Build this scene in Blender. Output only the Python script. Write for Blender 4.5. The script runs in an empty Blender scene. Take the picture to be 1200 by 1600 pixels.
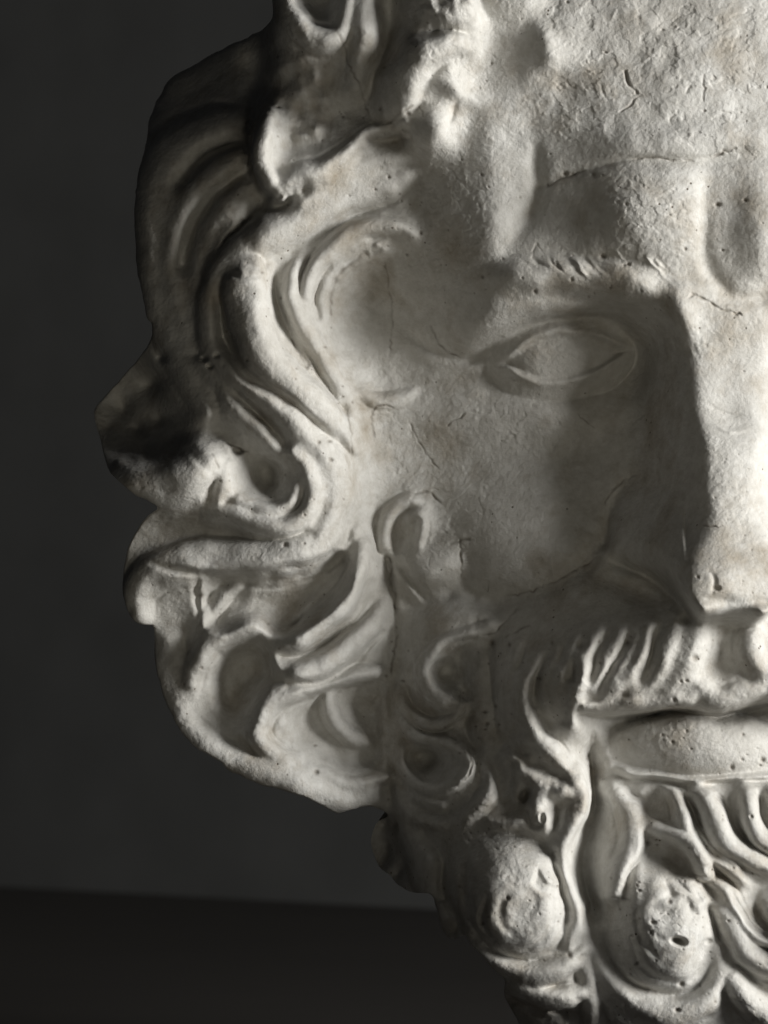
import bpy, math
import numpy as np
from mathutils import Vector

# ------------------------------------------------------------------ camera, world, lamps
S = 0.0003                      # one chart unit of the sculpture in metres
D = 2.5                         # camera distance
scene = bpy.context.scene
cam_data = bpy.data.cameras.new('camera')
cam = bpy.data.objects.new('camera', cam_data)
scene.collection.objects.link(cam)
cam.location = (0, -D, 0)
cam.rotation_euler = (math.radians(90), 0, 0)
cam_data.sensor_fit = 'VERTICAL'
cam_data.sensor_height = 36
cam_data.lens = 36 * D / (1600 * S)
cam_data.clip_end = 60
cam_data.dof.use_dof = True
cam_data.dof.focus_distance = D + 0.03
cam_data.dof.aperture_fstop = 16.0
scene.camera = cam

world = bpy.data.worlds.new('World')
scene.world = world
world.use_nodes = True
world.node_tree.nodes['Background'].inputs[0].default_value = (0.95, 0.97, 1.0, 1)
world.node_tree.nodes['Background'].inputs[1].default_value = 0.008

def lamp(name, az, el, dist, size, power, col, target=(0.06, 0, 0)):
    ld = bpy.data.lights.new(name, 'AREA')
    ld.shape = 'RECTANGLE'
    ld.size, ld.size_y = size
    ld.energy = power
    ld.color = col
    o = bpy.data.objects.new(name, ld)
    scene.collection.objects.link(o)
    a, e = math.radians(az), math.radians(el)
    t = Vector(target)
    d = Vector((math.sin(a) * math.cos(e), -math.cos(a) * math.cos(e), math.sin(e)))
    o.location = t + d * dist
    o.rotation_euler = (-d).to_track_quat('-Z', 'Y').to_euler()
    return o

lamp('window_lamp', 61, 9, 2.1, (1.0, 0.75), 75, (1.0, 0.985, 0.95))
lamp('room_bounce_lamp', 10, -17, 2.2, (0.6, 0.4), 5.0, (1.0, 0.93, 0.77))

vs = scene.view_settings
vs.view_transform = 'Standard'
vs.look = 'None'
vs.exposure = 0
vs.gamma = 1
scene.cycles.use_denoising = True
scene.cycles.max_bounces = 6

# ------------------------------------------------------------------ materials
def new_mat(name):
    m = bpy.data.materials.new(name)
    m.use_nodes = True
    return m, m.node_tree.nodes, m.node_tree.links, m.node_tree.nodes['Principled BSDF']

def plaster_material():
    m, N, L, P = new_mat('aged_plaster')
    tc = N.new('ShaderNodeTexCoord')
    def noise(scale, detail, rough=0.55):
        n = N.new('ShaderNodeTexNoise')
        n.inputs['Scale'].default_value = scale
        n.inputs['Detail'].default_value = detail
        n.inputs['Roughness'].default_value = rough
        L.new(tc.outputs['Object'], n.inputs['Vector'])
        return n
    def ramp(src, stops):
        r = N.new('ShaderNodeValToRGB')
        while len(r.color_ramp.elements) < len(stops):
            r.color_ramp.elements.new(0.5)
        for e, (p, c) in zip(r.color_ramp.elements, stops):
            e.position = p
            e.color = (*c, 1) if len(c) == 3 else c
        L.new(src, r.inputs[0])
        return r
    def mix(fac, a, b, mode='MIX'):
        x = N.new('ShaderNodeMix')
        x.data_type = 'RGBA'
        x.blend_type = mode
        for sock, v in ((x.inputs[0], fac), (x.inputs[6], a), (x.inputs[7], b)):
            if hasattr(v, 'is_linked'):
                L.new(v, sock)
            else:
                sock.default_value = v if not isinstance(v, tuple) else (*v, 1)
        return x.outputs[2]
    big = ramp(noise(14, 6).outputs['Fac'], [(0.30, (0.53, 0.515, 0.48)), (0.52, (0.62, 0.61, 0.58)), (0.72, (0.68, 0.675, 0.65))])
    stain_f = ramp(noise(26, 9, 0.68).outputs['Fac'], [(0.50, (0, 0, 0)), (0.74, (1, 1, 1))])
    c = mix(stain_f.outputs[0], big.outputs[0], (0.37, 0.325, 0.26))
    fine = ramp(noise(170, 6, 0.7).outputs['Fac'], [(0.30, (0.80, 0.79, 0.77)), (0.62, (1, 1, 1))])
    c = mix(1.0, c, fine.outputs[0], 'MULTIPLY')
    vor = N.new('ShaderNodeTexVoronoi')
    vor.inputs['Scale'].default_value = 190
    L.new(tc.outputs['Object'], vor.inputs['Vector'])
    sp = ramp(vor.outputs['Distance'], [(0.06, (1, 1, 1)), (0.13, (0, 0, 0))])
    gate = ramp(noise(38, 4).outputs['Fac'], [(0.52, (0, 0, 0)), (0.64, (1, 1, 1))])
    spots = mix(1.0, sp.outputs[0], gate.outputs[0], 'MULTIPLY')
    c = mix(spots, c, (0.16, 0.135, 0.105))
    at = N.new('ShaderNodeAttribute')
    at.attribute_name = 'crack'
    c = mix(at.outputs['Fac'], c, (0.17, 0.145, 0.115))
    L.new(c, P.inputs['Base Color'])
    P.inputs['Roughness'].default_value = 0.72
    P.inputs['Specular IOR Level'].default_value = 0.28
    b1 = N.new('ShaderNodeBump')
    b1.inputs['Strength'].default_value = 0.8
    b1.inputs['Distance'].default_value = 0.0008
    L.new(noise(420, 7, 0.65).outputs['Fac'], b1.inputs['Height'])
    b2 = N.new('ShaderNodeBump')
    b2.inputs['Strength'].default_value = 0.5
    b2.inputs['Distance'].default_value = 0.0010
    b2.invert = True
    L.new(spots, b2.inputs['Height'])
    L.new(b1.outputs[0], b2.inputs['Normal'])
    L.new(b2.outputs[0], P.inputs['Normal'])
    return m

def plain_material(name, col, rough, scale, var):
    m, N, L, P = new_mat(name)
    tc = N.new('ShaderNodeTexCoord')
    n = N.new('ShaderNodeTexNoise')
    n.inputs['Scale'].default_value = scale
    n.inputs['Detail'].default_value = 6
    L.new(tc.outputs['Object'], n.inputs['Vector'])
    r = N.new('ShaderNodeValToRGB')
    r.color_ramp.elements[0].position = 0.3
    r.color_ramp.elements[1].position = 0.7
    r.color_ramp.elements[0].color = (*[c * (1 - var) for c in col], 1)
    r.color_ramp.elements[1].color = (*[c * (1 + var) for c in col], 1)
    L.new(n.outputs['Fac'], r.inputs[0])
    L.new(r.outputs[0], P.inputs['Base Color'])
    P.inputs['Roughness'].default_value = rough
    P.inputs['Specular IOR Level'].default_value = 0.2
    return m

PLASTER = plaster_material()
WALL = plain_material('dark_grey_wall_paint', (0.092, 0.093, 0.091), 0.9, 9.0, 0.12)
TABLE = plain_material('near_black_table_top', (0.034, 0.031, 0.028), 0.85, 5.0, 0.08)

# ------------------------------------------------------------------ setting: wall and table top
ZT = -0.303
def floor_point(px, py):
    t = ZT / ((800 - py) * S / D)
    return ((px - 600) * S / D * t, -D + t)
pa, pb = floor_point(0, 1385), floor_point(690, 1421)
dx, dy = pb[0] - pa[0], pb[1] - pa[1]
ln = math.hypot(dx, dy)
ux, uy = dx / ln, dy / ln
mx, my = (pa[0] + pb[0]) / 2, (pa[1] + pb[1]) / 2
def quad(name, pts, mat):
    me = bpy.data.meshes.new(name)
    me.from_pydata(pts, [], [(0, 1, 2, 3)])
    me.materials.append(mat)
    o = bpy.data.objects.new(name, me)
    scene.collection.objects.link(o)
    o['kind'] = 'structure'
    return o
w0 = (mx - ux * 4, my - uy * 4)
w1 = (mx + ux * 4, my + uy * 4)
quad('wall', [(*w0, ZT - 0.05), (*w1, ZT - 0.05), (*w1, 2.6), (*w0, 2.6)], WALL)
quad('table_top', [(w0[0] + uy * 1.77, w0[1] - ux * 1.77, ZT), (w1[0] + uy * 1.77, w1[1] - ux * 1.77, ZT),
                   (w1[0] - uy * 0.05, w1[1] + ux * 0.05, ZT), (w0[0] - uy * 0.05, w0[1] + ux * 0.05, ZT)], TABLE)

# ------------------------------------------------------------------ sculpting chart
STEP = 1.55
XM = 1142.0                     # the face's midline in the chart
xs = np.concatenate([np.arange(132, 1232, STEP), np.arange(1236, 2170, 7.0)])
ys = np.concatenate([np.arange(-372, -8, 7.0), np.arange(-6, 1612, STEP), np.arange(1616, 1830, 7.0)])
xs = xs.astype(np.float32); ys = ys.astype(np.float32)
NX, NY = len(xs), len(ys)
X, Y = np.meshgrid(xs, ys)
KX = int(np.searchsorted(xs, 1231))
rng = np.random.default_rng(7)

def catmull(pts, step=6.0):
    p = np.array(pts, dtype=np.float64)
    if len(p) == 2:
        q = p
        n = max(2, int(np.hypot(*(p[1, :2] - p[0, :2])) / step) + 1)
        t = np.linspace(0, 1, n)[:, None]
        return p[0] * (1 - t) + p[1] * t
    ext = np.vstack([2 * p[0] - p[1], p, 2 * p[-1] - p[-2]])
    out = []
    for i in range(1, len(ext) - 2):
        a, b, c, d = ext[i - 1], ext[i], ext[i + 1], ext[i + 2]
        n = max(1, int(np.hypot(*(c[:2] - b[:2])) / step))
        for t in np.arange(n) / n:
            out.append(0.5 * (2 * b + (c - a) * t + (2 * a - 5 * b + 4 * c - d) * t * t + (3 * b - a - 3 * c + d) * t ** 3))
    out.append(p[-1])
    return np.array(out)

def box(x0, x1, y0, y1):
    i0 = max(0, int(np.searchsorted(xs, x0)) - 1); i1 = min(NX, int(np.searchsorted(xs, x1)) + 1)
    j0 = max(0, int(np.searchsorted(ys, y0)) - 1); j1 = min(NY, int(np.searchsorted(ys, y1)) + 1)
    return (slice(j0, j1), slice(i0, i1))

def field(c, pad):
    """nearest distance to a sampled curve, side of it and its interpolated attributes"""
    sl = box(c[:, 0].min() - pad, c[:, 0].max() + pad, c[:, 1].min() - pad, c[:, 1].max() + pad)
    xx, yy = XW[sl], YW[sl]
    pad += 6
    best = np.full(xx.shape, 1e9, np.float32)
    side = np.zeros(xx.shape, np.float32)
    att = np.zeros(xx.shape + (c.shape[1] - 2,), np.float32)
    par = np.zeros(xx.shape, np.float32)
    n = len(c) - 1
    rows, cols = ys[sl[0]], xs[sl[1]]
    for k in range(n):
        a, b = c[k], c[k + 1]
        j0 = np.searchsorted(rows, min(a[1], b[1]) - pad); j1 = np.searchsorted(rows, max(a[1], b[1]) + pad)
        i0 = np.searchsorted(cols, min(a[0], b[0]) - pad); i1 = np.searchsorted(cols, max(a[0], b[0]) + pad)
        if j1 <= j0 or i1 <= i0:
            continue
        q = (slice(j0, j1), slice(i0, i1))
        x, y = xx[q], yy[q]
        dxs, dys = b[0] - a[0], b[1] - a[1]
        l2 = dxs * dxs + dys * dys + 1e-9
        t = np.clip(((x - a[0]) * dxs + (y - a[1]) * dys) / l2, 0, 1)
        ex, ey = x - (a[0] + t * dxs), y - (a[1] + t * dys)
        d2 = ex * ex + ey * ey
        m = d2 < best[q]
        best[q] = np.where(m, d2, best[q])
        side[q] = np.where(m, np.sign(dxs * ey - dys * ex), side[q])
        par[q] = np.where(m, (k + t) / n, par[q])
        for s in range(att.shape[2]):
            v = a[2 + s] * (1 - t) + b[2 + s] * t
            att[q + (s,)] = np.where(m, v, att[q + (s,)])
    return sl, np.sqrt(best), side, att, par

def vnoise(x, y, scale, seed):
    g = np.random.default_rng(seed).random((256, 256)).astype(np.float32)
    u, v = x / scale + 37.3, y / scale + 91.7
    iu, iv = np.floor(u).astype(int), np.floor(v).astype(int)
    fu, fv = u - iu, v - iv
    fu = fu * fu * fu * (fu * (fu * 6 - 15) + 10); fv = fv * fv * fv * (fv * (fv * 6 - 15) + 10)
    a = g[iv % 256, iu % 256]; b = g[iv % 256, (iu + 1) % 256]
    c = g[(iv + 1) % 256, iu % 256]; d = g[(iv + 1) % 256, (iu + 1) % 256]
    return ((a * (1 - fu) + b * fu) * (1 - fv) + (c * (1 - fu) + d * fu) * fv) * 2 - 1

def sstep(a, b, x):
    t = np.clip((x - a) / (b - a), 0, 1)
    return t * t * (3 - 2 * t)

# hand-made irregularity: every stroke is drawn through a slightly wavering chart
XW = X + 4.0 * vnoise(X, Y, 62, 51) + 1.6 * vnoise(X, Y, 23, 52)
YW = Y + 4.0 * vnoise(X, Y, 58, 53) + 1.6 * vnoise(X, Y, 25, 54)
WOB = vnoise(X, Y, 40, 55)

# ---- the mass of the head: thin-plate surface through depth soundings (x, y, depth)
SOUND = [
 (1142,-360,-260),(1142,-150,-110),(1142,0,-38),(1142,150,0),(1142,260,8),(1142,400,6),(1142,500,0),(1142,700,-25),(1142,900,-5),
 (1142,1020,28),(1142,1120,-5),(1142,1260,0),(1142,1450,14),(1142,1620,-10),(1142,1800,-150),
 (1000,-330,-280),(1000,0,-52),(1000,150,-12),(1000,260,2),(1000,350,8),(1010,450,-15),(985,545,-125),(1000,650,-115),(1000,800,-95),
 (980,900,-46),(980,1010,18),(960,1150,-38),(980,1300,-8),(980,1500,0),(980,1640,-40),(980,1780,-180),
 (835,-280,-280),(830,0,-85),(830,200,-66),(830,330,-74),(830,430,-52),(860,555,-132),(860,660,-130),(850,780,-130),(830,880,-128),
 (830,1000,-50),(900,1060,14),(850,1130,-28),(830,1250,-36),(820,1400,-6),(820,1540,-45),(840,1650,-150),
 (765,0,-105),(765,200,-72),(765,350,-70),(760,440,-84),(700,-200,-290),(690,0,-130),(700,200,-112),(700,380,-120),(700,520,-170),(700,650,-214),(700,780,-206),
 (700,880,-182),(690,1000,-164),(690,1150,-150),(690,1300,-96),(710,1420,-44),(745,1520,-66),
 (600,0,-185),(600,150,-195),(590,300,-205),(590,480,-245),(600,620,-235),(590,760,-224),(600,880,-215),(600,1050,-205),(600,1200,-205),(610,1330,-225),
 (450,-120,-300),(450,60,-225),(470,200,-220),(450,350,-215),(450,500,-205),(450,640,-200),(450,780,-195),(450,920,-182),(450,1100,-196),(480,1230,-196),
 (330,90,-470),(320,250,-312),(310,400,-290),(310,540,-275),(320,680,-228),(320,820,-228),(320,960,-215),(330,1130,-206),
 (215,300,-395),(215,480,-372),(190,620,-410),(180,720,-285),(200,900,-245),(250,1050,-240),
]
def thin_plate():
    P = np.array(SOUND, dtype=np.float64)
    mir = P[P[:, 0] < 1100].copy(); mir[:, 0] = 2 * XM - mir[:, 0]
    P = np.vstack([P, mir])
    n = len(P)
    d2 = ((P[:, None, :2] - P[None, :, :2]) / 100) ** 2
    d2 = d2.sum(2)
    K = np.where(d2 > 0, d2 * np.log(d2 + 1e-12), 0) + np.eye(n) * 0.15
    Q = np.hstack([np.ones((n, 1)), P[:, :2] / 100])
    A = np.block([[K, Q], [Q.T, np.zeros((3, 3))]])
    w = np.linalg.solve(A, np.concatenate([P[:, 2], np.zeros(3)])).astype(np.float32)
    out = w[n] + w[n + 1] * X / 100 + w[n + 2] * Y / 100
    px, py = (P[:, 0] / 100).astype(np.float32), (P[:, 1] / 100).astype(np.float32)
    x, y = X / 100, Y / 100
    for i in range(n):
        r2 = (x - px[i]) ** 2 + (y - py[i]) ** 2
        out += w[i] * r2 * np.log(r2 + 1e-9)
    return out.astype(np.float32)
B = thin_plate()
BASE = B.copy()
H = B
OWN = np.zeros(X.shape, np.int32)
CRK = np.zeros(X.shape, np.float32)
PARTS = ['']                    # owner id -> (section, name)

def pid(section, name):
    PARTS.append((section, name))
    return len(PARTS) - 1

# ---- sculpting tools
def bump(x, y, rx, ry, h, ang=0, p=2.0):
    """soft swelling (h > 0) or hollow (h < 0)"""
    R = max(rx, ry) * 2.2
    sl = box(x - R, x + R, y - R, y + R)
    ca, sa = math.cos(math.radians(ang)), math.sin(math.radians(ang))
    u = ((XW[sl] - x) * ca + (YW[sl] - y) * sa) / rx
    v = (-(XW[sl] - x) * sa + (YW[sl] - y) * ca) / ry
    H[sl] += h * np.exp(-np.power(u * u + v * v, p / 2) * 1.0)

def pit(x, y, rx, ry, d, ang=0, e=0.45):
    """flat-bottomed hollow with walls"""
    R = max(rx, ry) * 1.1
    sl = box(x - R, x + R, y - R, y + R)
    ca, sa = math.cos(math.radians(ang)), math.sin(math.radians(ang))
    u = ((XW[sl] - x) * ca + (YW[sl] - y) * sa) / rx
    v = (-(XW[sl] - x) * sa + (YW[sl] - y) * ca) / ry
    rho = np.sqrt(u * u + v * v)
    H[sl] -= d * (1 - sstep(1 - e, 1, rho))

def hump(section, name, x, y, rx, ry, h, ang=0, k=1.0, s=4.0, pw=0.75):
    """rounded lump standing on the mass, crest h above it"""
    o = pid(section, name)
    R = max(rx, ry) * 1.05
    sl = box(x - R, x + R, y - R, y + R)
    ca, sa = math.cos(math.radians(ang)), math.sin(math.radians(ang))
    u = ((XW[sl] - x) * ca + (YW[sl] - y) * sa) / rx
    v = (-(XW[sl] - x) * sa + (YW[sl] - y) * ca) / ry
    rho2 = np.minimum(u * u + v * v, 1.0)
    C = BASE[sl] - 14 + (h + 14) * np.power(1 - rho2, pw)
    C = np.where(u * u + v * v < 1, C, -1e6)
    merge(sl, C, o, s)

def lump(x, y, rx, ry, amp, scale, seed):
    """uneven modelling left by the sculptor's fingers"""
    R = max(rx, ry) * 1.6
    sl = box(x - R, x + R, y - R, y + R)
    w = np.exp(-(((X[sl] - x) / rx) ** 2 + ((Y[sl] - y) / ry) ** 2) ** 2)
    n = vnoise(X[sl], Y[sl], scale, seed) + 0.5 * vnoise(X[sl], Y[sl], scale * 0.45, seed + 1)
    H[sl] += amp * w * n

def merge(sl, C, o, s):
    h = H[sl]
    d = np.clip(0.5 + 0.5 * (C - h) / s, 0, 1)
    new = h * (1 - d) + np.maximum(C, -1e5) * d + s * d * (1 - d)
    H[sl] = np.where(C > -1e5, new, h)
    OWN[sl] = np.where(C > h, o, OWN[sl])

def strip(section, name, pts, k=1.0, fl=1.0, fr=1.0, s=4.0, ends=(0.10, 0.14)):
    """a lock of hair or fold: tube along pts (x, y, radius, height over the mass)"""
    o = pid(section, name)
    c = catmull(pts)
    grow = 1.5 if k < 0.95 else 1.3
    pad = (float(c[:, 2].max()) * grow + 5) * max(fl, fr, 1) + 4
    sl, d, side, att, par = field(c, pad)
    r = np.maximum(att[..., 0], 1.0) * grow + 5
    t = d / (r * np.where(side < 0, fl, fr))
    p = np.power(np.maximum(1 - np.power(t, 2.3), 0), 1.2 if k < 0.95 else 0.85)
    skirt = 14.0
    p = p * (0.35 + 0.65 * sstep(-0.001, ends[0] + 1e-4, par)) * (0.30 + 0.70 * sstep(-0.001, ends[1] + 1e-4, 1 - par))
    C = BASE[sl] - skirt + (att[..., 1] * (1 + 0.10 * WOB[sl]) + skirt) * p
    C -= 0.05 * r * np.exp(-((t * np.where(side < 0, 1, -1) - 0.38) / 0.16) ** 2) * np.clip(4 * np.minimum(par, 1 - par), 0, 1) * (r > 14)
    C = np.where(t < 1, C, -1e6)
    merge(sl, C, o, s * 1.6)

# locks, curls and tufts are given by their crests and edges; the relief between them is a smooth sheet
CON = []                        # x, y, height over the mass, weight
EDGE = []
TUBES = []                      # for dropping edges buried in a neighbour
CAND = np.full(X.shape, -1e9, np.float32)
OVER = []
def lock(section, name, pts, k=1.0, fl=1.0, fr=1.0, s=4.0, ends=None, top=None):
    """a lock of hair: crest through pts (x, y, half width, height over the mass)"""
    o = pid(section, name)
    c = catmull(pts, 5.0)
    if top is not None:
        OVER.append((o, c.copy(), top))
    c[:, 2] *= 1.25
    tg = np.gradient(c[:, :2], axis=0)
    tg /= np.maximum(np.linalg.norm(tg, axis=1, keepdims=True), 1e-6)
    nr = np.stack([-tg[:, 1], tg[:, 0]], 1)
    TUBES.append((len(TUBES), c))
    me = len(TUBES) - 1
    for q, (x, y, r, h) in enumerate(c):
        CON.append((x, y, h, 1.0, me, 0))
        for sg, f in ((-1, fl), (1, fr)):
            w = r * f
            CON.append((x + nr[q, 0] * sg * w * 0.5, y + nr[q, 1] * sg * w * 0.5, h - 0.28 * r * k, 0.35, me, 1))
            CON.append((x + nr[q, 0] * sg * w, y + nr[q, 1] * sg * w, h - 1.45 * r * k, 1.0, me, 1))
        if r > 8 and q % 1 == 0:
            EDGE.append((me, x, y, nr[q, 0], nr[q, 1], r * fl, r * fr, k))
    sl, d, side, att, par = field(c, float(c[:, 2].max()) * max(fl, fr, 1) + 4)
    t = d / (np.maximum(att[..., 0], 1) * np.where(side < 0, fl, fr) * 1.05)
    cand = np.where(t < 1, att[..., 1] - 1.25 * att[..., 0] * k * t * t, -1e9)
    m = cand > CAND[sl]
    CAND[sl] = np.where(m, cand, CAND[sl])
    OWN[sl] = np.where(m, o, OWN[sl])

def dome(section, name, x, y, rx, ry, h, ang=0, k=1.0, s=4.0, pw=0.75, flat=2.0):
    o = pid(section, name)
    ca, sa = math.cos(math.radians(ang)), math.sin(math.radians(ang))
    me = len(TUBES)
    TUBES.append((me, np.array([[x, y, min(rx, ry) * 0.9, h]])))
    R = min(rx, ry)
    for f, w in ((0, 0.4), (0.18, 0.4), (0.36, 0.4), (0.54, 0.4), (0.72, 0.4), (0.88, 0.4), (1.0, 0.6)):
        dz = 1.05 * f ** flat
        n = max(1, int(2 * math.pi * f * max(rx, ry) / 8))
        for q in range(n):
            a = 2 * math.pi * q / n
            u, v = f * rx * math.cos(a), f * ry * math.sin(a)
            CON.append((x + u * ca - v * sa, y + u * sa + v * ca, h - dz * R * k, w, me, int(f > 0.9)))
    R2 = max(rx, ry)
    sl = box(x - R2, x + R2, y - R2, y + R2)
    u = ((XW[sl] - x) * ca + (YW[sl] - y) * sa) / rx
    v = (-(XW[sl] - x) * sa + (YW[sl] - y) * ca) / ry
    rho = u * u + v * v
    cand = np.where(rho < 1, h - R * rho, -1e9)
    m = cand > CAND[sl]
    CAND[sl] = np.where(m, cand, CAND[sl])
    OWN[sl] = np.where(m, o, OWN[sl])

def spot(pts, w=0.8):
    w *= 0.3
    """soundings of the relief: (x, y, height over the mass)"""
    for x, y, h in pts:
        CON.append((x, y, h, w, -1, 0))

def vale(pts, w=0.8):
    for x, y, h in catmull(pts, 5.0):
        CON.append((x, y, h, w, -1, 0))

def relief(face_poly):
    P = np.array(CON, float)
    keep = np.ones(len(P), bool)
    edge = np.nonzero(P[:, 5] == 1)[0]
    for me, c in TUBES:                                  # drop edges that another crest covers
        x0, y0 = c[:, 0].min() - 60, c[:, 1].min() - 60
        x1, y1 = c[:, 0].max() + 60, c[:, 1].max() + 60
        e = edge[(P[edge, 4] != me) & (P[edge, 0] > x0) & (P[edge, 0] < x1) & (P[edge, 1] > y0) & (P[edge, 1] < y1)]
        if len(e) == 0:
            continue
        d = np.hypot(P[e, 0][:, None] - c[None, :, 0], P[e, 1][:, None] - c[None, :, 1])
        j = d.argmin(1)
        dm = d[np.arange(len(e)), j]
        keep[e[(dm < c[j, 2] * 0.72)]] = False
    P = P[keep]
    x0, x1, y0, y1 = 100.0, 1270.0, -110.0, 1720.0
    R = None
    for g in (12.0, 6.0, 3.0):
        nx, ny = int((x1 - x0) / g) + 1, int((y1 - y0) / g) + 1
        iu = np.clip(np.rint((P[:, 0] - x0) / g).astype(int), 0, nx - 1)
        iv = np.clip(np.rint((P[:, 1] - y0) / g).astype(int), 0, ny - 1)
        W = np.zeros((ny, nx)); Hs = np.zeros((ny, nx))
        np.add.at(W, (iv, iu), P[:, 3]); np.add.at(Hs, (iv, iu), P[:, 3] * P[:, 2])
        gx, gy = np.meshgrid(x0 + g * np.arange(nx), y0 + g * np.arange(ny))
        ins = np.zeros((ny, nx), bool)
        n = len(face_poly)
        for i in range(n):
            ax, ay = face_poly[i]; bx, by = face_poly[(i + 1) % n]
            if ay != by:
                ins ^= ((ay > gy) != (by > gy)) & (gx < (bx - ax) * (gy - ay) / (by - ay) + ax)
        W += ins * 0.25
        W += 0.0008
        if R is None:
            R = np.zeros((ny, nx))
        else:
            vv = np.minimum(np.arange(ny) * g / pg, R.shape[0] - 1.001); uu = np.minimum(np.arange(nx) * g / pg, R.shape[1] - 1.001)
            a, b = vv.astype(int), uu.astype(int); fa, fb = (vv - a)[:, None], (uu - b)[None, :]
            R = (R[a][:, b] * (1 - fb) + R[a][:, b + 1] * fb) * (1 - fa) + (R[a + 1][:, b] * (1 - fb) + R[a + 1][:, b + 1] * fb) * fa
        pg = g
        lam, mu = 0.32 * (3.0 / g), 0.02
        def L(z):
            out = np.zeros_like(z)
            dx_ = z[:, 1:] - z[:, :-1]; out[:, :-1] += dx_; out[:, 1:] -= dx_
            dy_ = z[1:] - z[:-1]; out[:-1] += dy_; out[1:] -= dy_
            return out
        def A(z):
            l = L(z)
            return W * z + lam * L(l) - mu * l
        Mi = 1.0 / (W + 20 * lam)
        r = Hs - A(R)
        zz = Mi * r; p = zz.copy(); rz = (r * zz).sum()
        for _ in range(170):
            Ap = A(p)
            al = rz / (p * Ap).sum()
            R += al * p; r -= al * Ap
            zz = Mi * r; rn = (r * zz).sum()
            p = zz + (rn / rz) * p; rz = rn
    # cubic resampling through the wavering chart
    u = np.clip((XW - x0) / g, 1, nx - 3.001); v = np.clip((YW - y0) / g, 1, ny - 3.001)
    iu, iv = u.astype(int), v.astype(int)
    fu, fv = (u - iu), (v - iv)
    def wts(f):
        return (-0.5 * f + f * f - 0.5 * f ** 3, 1 - 2.5 * f * f + 1.5 * f ** 3, 0.5 * f + 2 * f * f - 1.5 * f ** 3, -0.5 * f * f + 0.5 * f ** 3)
    wu, wv = wts(fu), wts(fv)
    out = np.zeros(X.shape)
    for a in range(4):
        row = sum(wu[b] * R[iv + a - 1, iu + b - 1] for b in range(4))
        out += wv[a] * row
    return out.astype(np.float32)

def groove(pts, v=False, mark=None):
    """carved line: (x, y, half width, depth)"""
    c = catmull(pts)
    sl, d, side, att, par = field(c, float(c[:, 2].max()) * (1.2 if v else 2.4) + 3)
    w = np.maximum(att[..., 0], 0.8)
    if v:
        H[sl] -= att[..., 1] * np.clip(1 - d / w, 0, 1)
    else:
        H[sl] -= att[..., 1] * np.exp(-(d / w) ** 2)

def crack(pts, w=1.7, depth=4.0, jit=2.2, dark=0.75):
    c = catmull([(x, y) for x, y in pts], 5.0)
    c[1:-1] += rng.normal(0, jit * 0.5, (len(c) - 2, 2))
    sl, d, side, att, par = field(c, w * 4 + 3)
    br = 0.6 + 0.4 * vnoise(X[sl], Y[sl], 9, 5)
    f = np.exp(-(d / w) ** 2) * np.clip(np.minimum(par, 1 - par) * 9, 0, 1) * br
    H[sl] -= depth * f
    CRK[sl] = np.maximum(CRK[sl], f * dark)

def poly_sd(poly, sl):
    """signed distance to a closed polygon, positive inside"""
    xx, yy = X[sl], Y[sl]
    best = np.full(xx.shape, 1e12, np.float32)
    inside = np.zeros(xx.shape, bool)
    n = len(poly)
    nearest = np.zeros(xx.shape + (2,), np.float32)
    for i in range(n):
        ax, ay = poly[i]; bx, by = poly[(i + 1) % n]
        ex, ey = bx - ax, by - ay
        t = np.clip(((xx - ax) * ex + (yy - ay) * ey) / (ex * ex + ey * ey + 1e-9), 0, 1)
        qx, qy = ax + t * ex, ay + t * ey
        d2 = (xx - qx) ** 2 + (yy - qy) ** 2
        m = d2 < best
        best = np.where(m, d2, best)
        nearest[..., 0] = np.where(m, qx, nearest[..., 0])
        nearest[..., 1] = np.where(m, qy, nearest[..., 1])
        if ay != by:
            cond = ((ay > yy) != (by > yy)) & (xx < (bx - ax) * (yy - ay) / (by - ay) + ax)
            inside ^= cond
    d = np.sqrt(best)
    return np.where(inside, d, -d), nearest

def slab(pts, h, e, soft=True):
    """raise (or sink) a closed shape by h with an edge e wide"""
    c = catmull(list(pts) + [pts[0]], 10.0)[:-1]
    sl = box(c[:, 0].min() - e, c[:, 0].max() + e, c[:, 1].min() - e, c[:, 1].max() + e)
    sd, _ = poly_sd(c, sl)
    H[sl] += h * sstep(-e * 0.5, e * 0.5, sd)
    return sl, sd

def region(section, name, pts):
    """name the surface inside a closed shape as a part of its own"""
    o = pid(section, name)
    c = catmull(list(pts) + [pts[0]], 10.0)[:-1]
    sl = box(c[:, 0].min(), c[:, 0].max(), c[:, 1].min(), c[:, 1].max())
    sd, _ = poly_sd(c, sl)
    OWN[sl] = np.where((sd > 0), o, OWN[sl])

#SCULPT_BEGIN
def blur(a, n):
    for _ in range(n):
        p = np.pad(a, 1, mode='edge')
        a = (p[1:-1, 1:-1] * 4 + (p[:-2, 1:-1] + p[2:, 1:-1] + p[1:-1, :-2] + p[1:-1, 2:]) * 2 + p[:-2, :-2] + p[2:, 2:] + p[:-2, 2:] + p[2:, :-2]) / 16
    return a
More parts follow.
